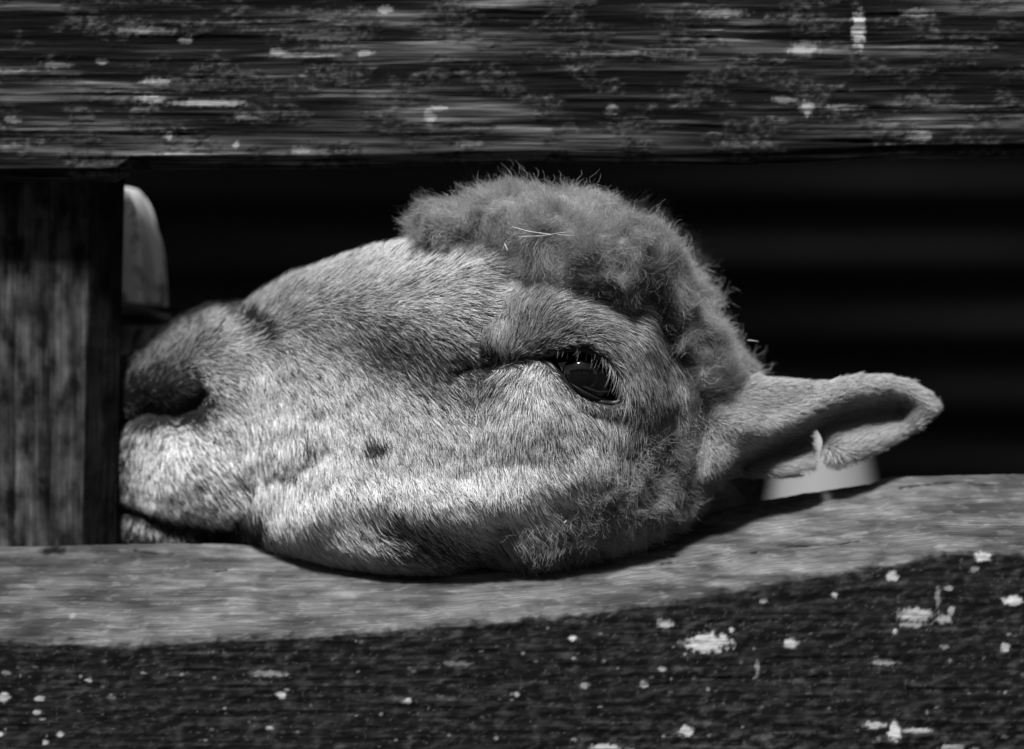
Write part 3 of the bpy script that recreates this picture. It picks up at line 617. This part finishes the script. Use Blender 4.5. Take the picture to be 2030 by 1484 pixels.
YcE = np.interp(Ue, [1300, 1400, 1500, 1850], [-.018, -.026, -.022, -.004]) - cupE
yes = np.arange(-.075, .03, .0012)
Fe = pE[..., None] - ((yes[None, None] - YcE[..., None]) / He[..., None]) ** 2
Vep, Qe = surface_nets(Fe.astype(np.float32), (1280, 700, -.075), (se, se, .0012)); del Fe
Vew = px2w(Vep); Ne = vnormals(Vew, Qe)
if (Ne[:, 1] * (Vew[:, 1] - np.interp(Vep[:, 0], [1300, 1850], [-.02, -.01]))).sum() < 0: Qe = Qe[:, ::-1]; Ne = -Ne
me = mesh_np('ear', Vew - np.array(SB), Qe, M_skin); attr(me, 'tone', np.full(len(Vew), .11)); ear = link('ear', me, sheep)
wv = sstep(.6, .2, Ne[:, 1]) * sstep(12, 20, path_d([(1613, 860), (1614, 890), (1616, 930)], Vep[:, 0], Vep[:, 1]) + 0)
P, N, r = sample(Vew, Ne, Qe, 90000, wv, 31); u = P[:, 0] / S + 1015; v = 742 - P[:, 2] / S
EC = [(1340, 850, .3, 1), (1360, 920, .6, .8), (1400, 800, 1, -.1), (1450, 880, .9, .55), (1500, 840, .9, .35), (1500, 770, 1, 0), (1600, 790, 1, -.2), (1700, 760, 1, -.1), (1800, 780, 1, .4), (1700, 820, 1, .2), (1660, 870, .8, -.7), (1720, 870, 1, -.5), (1800, 840, 1, -.3), (1645, 905, .2, .9), (1550, 920, 1, -.2), (1480, 925, 1, .1)]
d = np.zeros((len(u), 2))
for a, b, x, y in EC:
    q = 1 / (((u - a) ** 2 + (v - b) ** 2) / 900 + .15) ** 2; d += q[:, None] * np.array([x, y]) / math.hypot(x, y)
an = r.normal(0, .2, len(u)); d = unit(d); d = np.stack([d[:, 0] * np.cos(an) - d[:, 1] * np.sin(an), d[:, 0] * np.sin(an) + d[:, 1] * np.cos(an)], 1)
L = .0052 * r.uniform(.6, 1.3, len(u)) + .003 * sstep(1500, 1400, u)
li = .25 + .3 * r.random(len(u)) ** 2
PP = grow(P, N, np.stack([d[:, 0], 0 * u, -d[:, 1]], 1), L, li, li * .6, 4, r, .1)
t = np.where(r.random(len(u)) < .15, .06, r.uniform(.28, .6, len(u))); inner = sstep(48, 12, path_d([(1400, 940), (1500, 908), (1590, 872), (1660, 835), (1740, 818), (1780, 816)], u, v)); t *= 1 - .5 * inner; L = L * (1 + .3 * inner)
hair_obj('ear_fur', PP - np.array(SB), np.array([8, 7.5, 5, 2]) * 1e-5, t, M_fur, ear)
# far ear, behind the head
e2 = bpy.data.objects.new('ear', me.copy()); COL.objects.link(e2); e2.parent = sheep
co = np.empty(len(me.vertices) * 3, np.float32); e2.data.vertices.foreach_get('co', co); co = co.reshape(-1, 3) + np.array(SB)
ctr = W(1340, 860); rel = co - np.array(ctr); c45 = math.cos(1.25); s45 = math.sin(1.25)
co2 = np.stack([rel[:, 0] * c45 * .4, .055 + rel[:, 0] * s45 + rel[:, 1] * .3, rel[:, 2] * .8 - .01], 1) + np.array(W(1330, 860)) * np.array([1, 0, 1])
e2.data.vertices.foreach_set('co', (co2 - np.array(SB)).astype(np.float32).ravel()); e2.data.flip_normals(); e2.data.update()

# --- eye
def uv_sphere(c, rr, nu=48, nv=32, sc=(1, 1, 1)):
    th = np.linspace(0, 2 * np.pi, nu, endpoint=False); ph = np.linspace(0.02, np.pi - .02, nv); T, Ph = np.meshgrid(th, ph)
    V = np.stack([np.sin(Ph) * np.cos(T) * sc[0], -np.cos(Ph) * sc[1], np.sin(Ph) * np.sin(T) * sc[2]], -1).reshape(-1, 3) * rr + np.array(c)
    I = np.arange(nu * nv).reshape(nv, nu); J = np.roll(I, -1, 1); return V, np.stack([I[:-1], I[1:], J[1:], J[:-1]], -1).reshape(-1, 4)
m, t_, b = newmat('dark_wet_eye')
tc = node(t_, 'ShaderNodeTexCoord'); sx = node(t_, 'ShaderNodeSeparateXYZ'); t_.links.new(tc.outputs['Object'], sx.inputs[0])
nn = noise_n(t_, 900, (1, 1, 1), 3)
col = math_n(t_, 'MULTIPLY', nn, .004); t_.links.new(col, b.inputs['Base Color'])
b.inputs['Roughness'].default_value = .04; b.inputs['IOR'].default_value = 1.38; b.inputs['Coat Weight'].default_value = .4; b.inputs['Coat Roughness'].default_value = .02
M_eye = m
ye0 = float(bil(Yc - Hf, np.array([1150.]), np.array([745.]))[0])
ec = np.array(W(1152, 742)); ec[1] = ye0 + .0155
Vv, Qq = uv_sphere((0, 0, 0), .0195); Vc, Qc = uv_sphere((-.0008, -.0195 + .0115 - .0016, .0002), .0115); Qq = np.vstack([Qq, Qc + len(Vv)]); Vv = np.vstack([Vv, Vc]); eye = link('eyeball', mesh_np('eyeball', Vv, Qq, M_eye), sheep); eye.location = ec - np.array(SB)
# pupil: horizontal bar under the cornea is lost in the dark iris; iris ring as a faint disc
def tube(P, rad, K=8, closed=False):
    P = np.array(P, float); n_ = len(P); rad = np.broadcast_to(rad, (n_,))
    T = np.roll(P, -1, 0) - np.roll(P, 1, 0)
    if not closed: T[0] = P[1] - P[0]; T[-1] = P[-1] - P[-2]
    T = unit(T); A = unit(np.cross(T, np.array([0.1, 1, 0.2]))); Bv = np.cross(T, A); th = np.linspace(0, 2 * np.pi, K, endpoint=False)
    V = P[:, None] + rad[:, None, None] * (A[:, None] * np.cos(th)[None, :, None] + Bv[:, None] * np.sin(th)[None, :, None])
    I = np.arange(n_ * K).reshape(n_, K); J = np.roll(I, -1, 1)
    if closed: I2 = np.roll(I, -1, 0); J2 = np.roll(J, -1, 0); Q = np.stack([I, J, J2, I2], -1).reshape(-1, 4)
    else: Q = np.stack([I[:-1], J[:-1], J[1:], I[1:]], -1).reshape(-1, 4)
    return V.reshape(-1, 3), Q
def resample(P, n_, closed=True):
    P = np.array(P, float); Pc = np.vstack([P, P[:1]]) if closed else P
    l = np.r_[0, np.cumsum(np.linalg.norm(np.diff(Pc, axis=0), axis=1))]; s = np.linspace(0, l[-1], n_, endpoint=not closed)
    return np.stack([np.interp(s, l, Pc[:, k]) for k in range(P.shape[1])], 1)
ring = resample(EYE, 90); 
for _ in range(6): ring = (np.roll(ring, 1, 0) + ring * 2 + np.roll(ring, -1, 0)) / 4
def on_surf(uv, off=0.0):
    y = bil(ysurf2, uv[:, 0], uv[:, 1]); return np.stack([(uv[:, 0] - 1015) * S, y - off, (742 - uv[:, 1]) * S], 1)
yring = bil(Yc - Hf * np.sqrt(np.clip(prof2, 0, 1)) - (feat + mm * 9 * sstep(-3, 12, eye_sd)), ring[:, 0], ring[:, 1])
rw = np.stack([(ring[:, 0] - 1015) * S, yring + .0015, (742 - ring[:, 1]) * S], 1)
Vv, Qq = tube(rw, .0016, 10, True); link('eyelid', mesh_np('eyelid', Vv - np.array(SB), Qq, M_lid), sheep)
# lower lid folds
fv = []; fq = []; nb_ = 0
for k, (off, rr) in enumerate(((0, .0013), (12, .0007))):
    arc = [(1120 + off * .5, 752 - off * .3), (1150, 776 - off), (1180, 789 - off), (1205, 790 - off * 1.2), (1219 - off * .3, 775 - off)]
    a = resample(arc, 24, False); 
    for _ in range(3): a[1:-1] = (a[:-2] + 2 * a[1:-1] + a[2:]) / 4
    dd = np.hypot((a[:, 0] - 1152) * S, (a[:, 1] - 742) * S); ysp = ec[1] - np.sqrt(np.clip(.0195 ** 2 - dd ** 2, 0, 1))
    p3 = np.stack([(a[:, 0] - 1015) * S, ysp - .0004, (742 - a[:, 1]) * S], 1); Vv, Qq = tube(p3, rr * np.sin(np.linspace(.15, 2.99, 24)), 8); fv.append(Vv); fq.append(Qq + nb_); nb_ += len(Vv)
link('eyelid_fold', mesh_np('eyelid_fold', np.vstack(fv) - np.array(SB), np.vstack(fq), M_lid), sheep)
# lashes from the upper lid
r = np.random.default_rng(5); nl = 130; tt = r.random(nl) ** .55
ul = resample([(1100, 692), (1125, 689), (1156, 688), (1188, 704), (1212, 732), (1232, 766), (1240, 792)], 100, False); b0 = ul[(tt * 99).astype(int)] + r.normal(0, 3.0, (nl, 2))
o_ = np.argsort(ring[:, 0]); P0 = np.stack([(b0[:, 0] - 1015) * S, np.interp(b0[:, 0], ring[o_, 0], yring[o_]) - .0012, (742 - b0[:, 1]) * S], 1)
tgt = unit(np.stack([-.55 + .35 * tt + r.normal(0, .28, nl), -.15 + r.normal(0, .12, nl), -1 + r.normal(0, .12, nl)], 1)); Ll = (.004 + .009 * tt) * r.uniform(.35, 1.25, nl)
out = np.zeros((nl, 9, 3)); q = P0.copy(); out[:, 0] = q; dcur = unit(np.stack([.45 + r.normal(0, .2, nl), np.full(nl, -.55), -.2 - .6 * tt], 1))
for k in range(1, 9): dcur = unit(dcur + tgt * .38); q = q + dcur * (Ll / 8)[:, None]; out[:, k] = q
hair_obj('eyelashes', out - np.array(SB), np.array([6, 6, 6, 5.5, 5, 4.5, 4, 3, 1.5]) * 1e-5, r.uniform(.12, .5, nl), M_fur, sheep)

# ------------------------------------------------------------------ straws in the wool
M_straw = tone_mat('dry_straw', (1, 1, 1), 300, .3, .6, .2, .2, .26)
def straw(P, rad, label, grp=None):
    P3 = resample(P, 24, False)
    for _ in range(3): P3[1:-1] = (P3[:-2] + 2 * P3[1:-1] + P3[2:]) / 4
    Pw = np.array([W(*p) for p in P3]); c = Pw[0].copy(); Vv, Qq = tube(Pw - c, rad * np.interp(np.linspace(0, 1, 24), [0, .1, .9, 1], [.4, 1, .9, .3]), 6)
    o = tag(link('straw', mesh_np('straw', Vv, Qq, M_straw)), label, 'straw', 'dry straws caught in the wool'); o.location = c
straw([(1015, 449, -.077), (1045, 458, -.080), (1085, 464, -.081), (1135, 467, -.080)], .00028, 'longer pale straw lying across the middle of the woolly crown')
straw([(1028, 469, -.079), (1075, 467, -.082), (1128, 459, -.080)], .00022, 'shorter straw crossing under the long straw on the crown')
straw([(1000, 482, -.076), (1006, 495, -.079), (1007, 508, -.077)], .0003, 'short bent straw low on the crown, above the brow')
straw([(1482, 674, -.018), (1494, 675, -.022), (1504, 677, -.02)], .0003, 'tiny pale straw at the outer edge of the wool, above the ear')
straw([(1113, 1048, -.07), (1119, 1036, -.078), (1123, 1031, -.076)], .0003, 'tiny bright straw in the cheek wool, just above the lower rail')

# ------------------------------------------------------------------ white canister behind the post
can = empty('canister', W(215, 700, .105)); cz = can.location.copy()
tag(can, 'dirty white ribbed plastic canister with a black ring, between the post and the sheep\'s nose', 'canister')
k = S * (1 + .105 / D); prof_c = [(0, 368), (40, 370), (62, 376), (84, 394), (98, 420), (106, 452), (112, 500), (118, 600), (119, 640), (80, 660), (74, 690), (70, 705), (0, 706)]
pc = resample(prof_c, 60, False)
for _ in range(2): pc[1:-1] = (pc[:-2] + 2 * pc[1:-1] + pc[2:]) / 4
th = np.linspace(0, 2 * np.pi, 96, endpoint=False)
gro = 1 - .15 * np.exp(-(((np.degrees(th) + 58) % 60 - 15) / 5.5) ** 2)
Rr = pc[:, 0][:, None] * gro[None]; V = np.stack([Rr * np.cos(th) * k, Rr * np.sin(th) * k, ((742 - pc[:, 1]) * k - cz.z)[:, None] - 38 * k * (1 - sstep(390, 560, pc[:, 1]))[:, None] * (sstep(-47, -40, np.degrees((th + np.pi) % (2 * np.pi) - np.pi)) * sstep(24, 16, np.degrees((th + np.pi) % (2 * np.pi) - np.pi)))[None] * sstep(60, 100, pc[:, 0])[:, None]], -1)
I = np.arange(60 * 96).reshape(60, 96); J = np.roll(I, -1, 1); Q = np.stack([I[:-1], I[1:], J[1:], J[:-1]], -1).reshape(-1, 4)
m, t_, b = newmat('stained_white_plastic'); n1 = noise_n(t_, 60, (1, 1, 1), 8, .7); n2 = noise_n(t_, 330, (1, 1, 1), 4, .6); tc = node(t_, 'ShaderNodeTexCoord'); sx = node(t_, 'ShaderNodeSeparateXYZ'); t_.links.new(tc.outputs['Object'], sx.inputs[0])
low = ramp_n(t_, sx.outputs[2], .05, .02, 0, .12); g1 = math_n(t_, 'ADD', n1, low); dirt = ramp_n(t_, g1, .53, .63, 0, 1); spk = ramp_n(t_, n2, .66, .72, 0, 1)
dd = math_n(t_, 'MAXIMUM', dirt, spk); colr = ramp_n(t_, dd, 0, 1, .78, .2); t_.links.new(colr, b.inputs['Base Color']); b.inputs['Roughness'].default_value = .5
M_can = m
link('shell', mesh_np('shell', V.reshape(-1, 3), Q, M_can), can)
m, t_, b = newmat('black_rubber'); nn = noise_n(t_, 200, (1, 1, 1), 3); t_.links.new(math_n(t_, 'MULTIPLY', nn, .02), b.inputs['Base Color']); b.inputs['Roughness'].default_value = .3; M_rub = m
a = np.linspace(0, 2 * np.pi, 64, endpoint=False); zr = (742 - 618) * k - cz.z
Vv, Qq = tube(np.stack([np.cos(a) * 121 * k, np.sin(a) * 121 * k, zr - .0035 * np.cos(a)], 1), .0060, 14, True)
link('ring', mesh_np('ring', Vv, Qq, M_rub), can)
zt = (742 - 700) * k - cz.z; Vv, Qq = tube([(0, 0, zt), (0, 0, zt - .1), (0, 0, GZ - cz.z - .03)], .011, 20); link('stand_pole', mesh_np('stand_pole', Vv, Qq, M_rub), can)

# ------------------------------------------------------------------ pale tub behind the ear
YT = .6; k = S * (1 + YT / D); c = W(1632, 850, YT)
tub = empty('tub', (c[0], YT, GZ)); tag(tub, 'pale upturned plastic tub, blurred, standing behind the sheep\'s ear', 'tub')
hz = c[2] - GZ; pc = np.array([(0, hz), (50 * k, hz), (70 * k, hz - .001), (80 * k, hz - .004), (112 * k, hz - .05), (138 * k, hz - .11), (.075, hz - .3), (.085, .06), (.088, .05), (.095, .045), (.096, .01), (.09, 0), (0, 0)])
pc = resample(pc, 90, False); Rr = np.broadcast_to(pc[:, 0][:, None], (90, 64)); th = np.linspace(0, 2 * np.pi, 64, endpoint=False)
V = np.stack([Rr * np.cos(th), Rr * np.sin(th), np.broadcast_to(pc[:, 1][:, None], Rr.shape)], -1); I = np.arange(90 * 64).reshape(90, 64); J = np.roll(I, -1, 1); Q = np.stack([I[:-1], I[1:], J[1:], J[:-1]], -1).reshape(-1, 4)
link('shell', mesh_np('shell', V.reshape(-1, 3), Q, tone_mat('pale_plastic', (1, 1, 1), 25, .12, .6, .05, .2, .18)), tub)

# ------------------------------------------------------------------ hedge added behind the camera to block low sky and reflect in the eye
r = np.random.default_rng(12); HV = []; n_l = 42000
cx = r.uniform(-14, 14, n_l); hh = 4.4 + 2.2 * (fbm2(cx / 1.6, cx * 0, 61, 4) - .3); cz_ = GZ + hh * r.random(n_l) ** .6
cy = -9.5 + r.normal(0, .55, n_l) + .8 * (fbm2(cx / 1.2, cz_ / 1.2, 63, 3) - .5); c = np.stack([cx, cy, cz_], 1)
a = unit(r.normal(size=(n_l, 3))) * r.uniform(.06, .13, n_l)[:, None]; b_ = unit(np.cross(a, r.normal(size=(n_l, 3)))) * r.uniform(.04, .08, n_l)[:, None]
V = np.stack([c - a, c - b_, c + a, c + b_], 1).reshape(-1, 3); Q = np.arange(n_l * 4).reshape(-1, 4)
tag(link('unseen_hedge', mesh_np('unseen_hedge', V, Q, tone_mat('unseen_hedge_leaf', (1, 1, 1), 3, .4, .7, .1, .2, .05), False)), 'tall dark leafy hedge across the lane, seen only as a reflection in the sheep\'s eye', 'unseen_hedge')
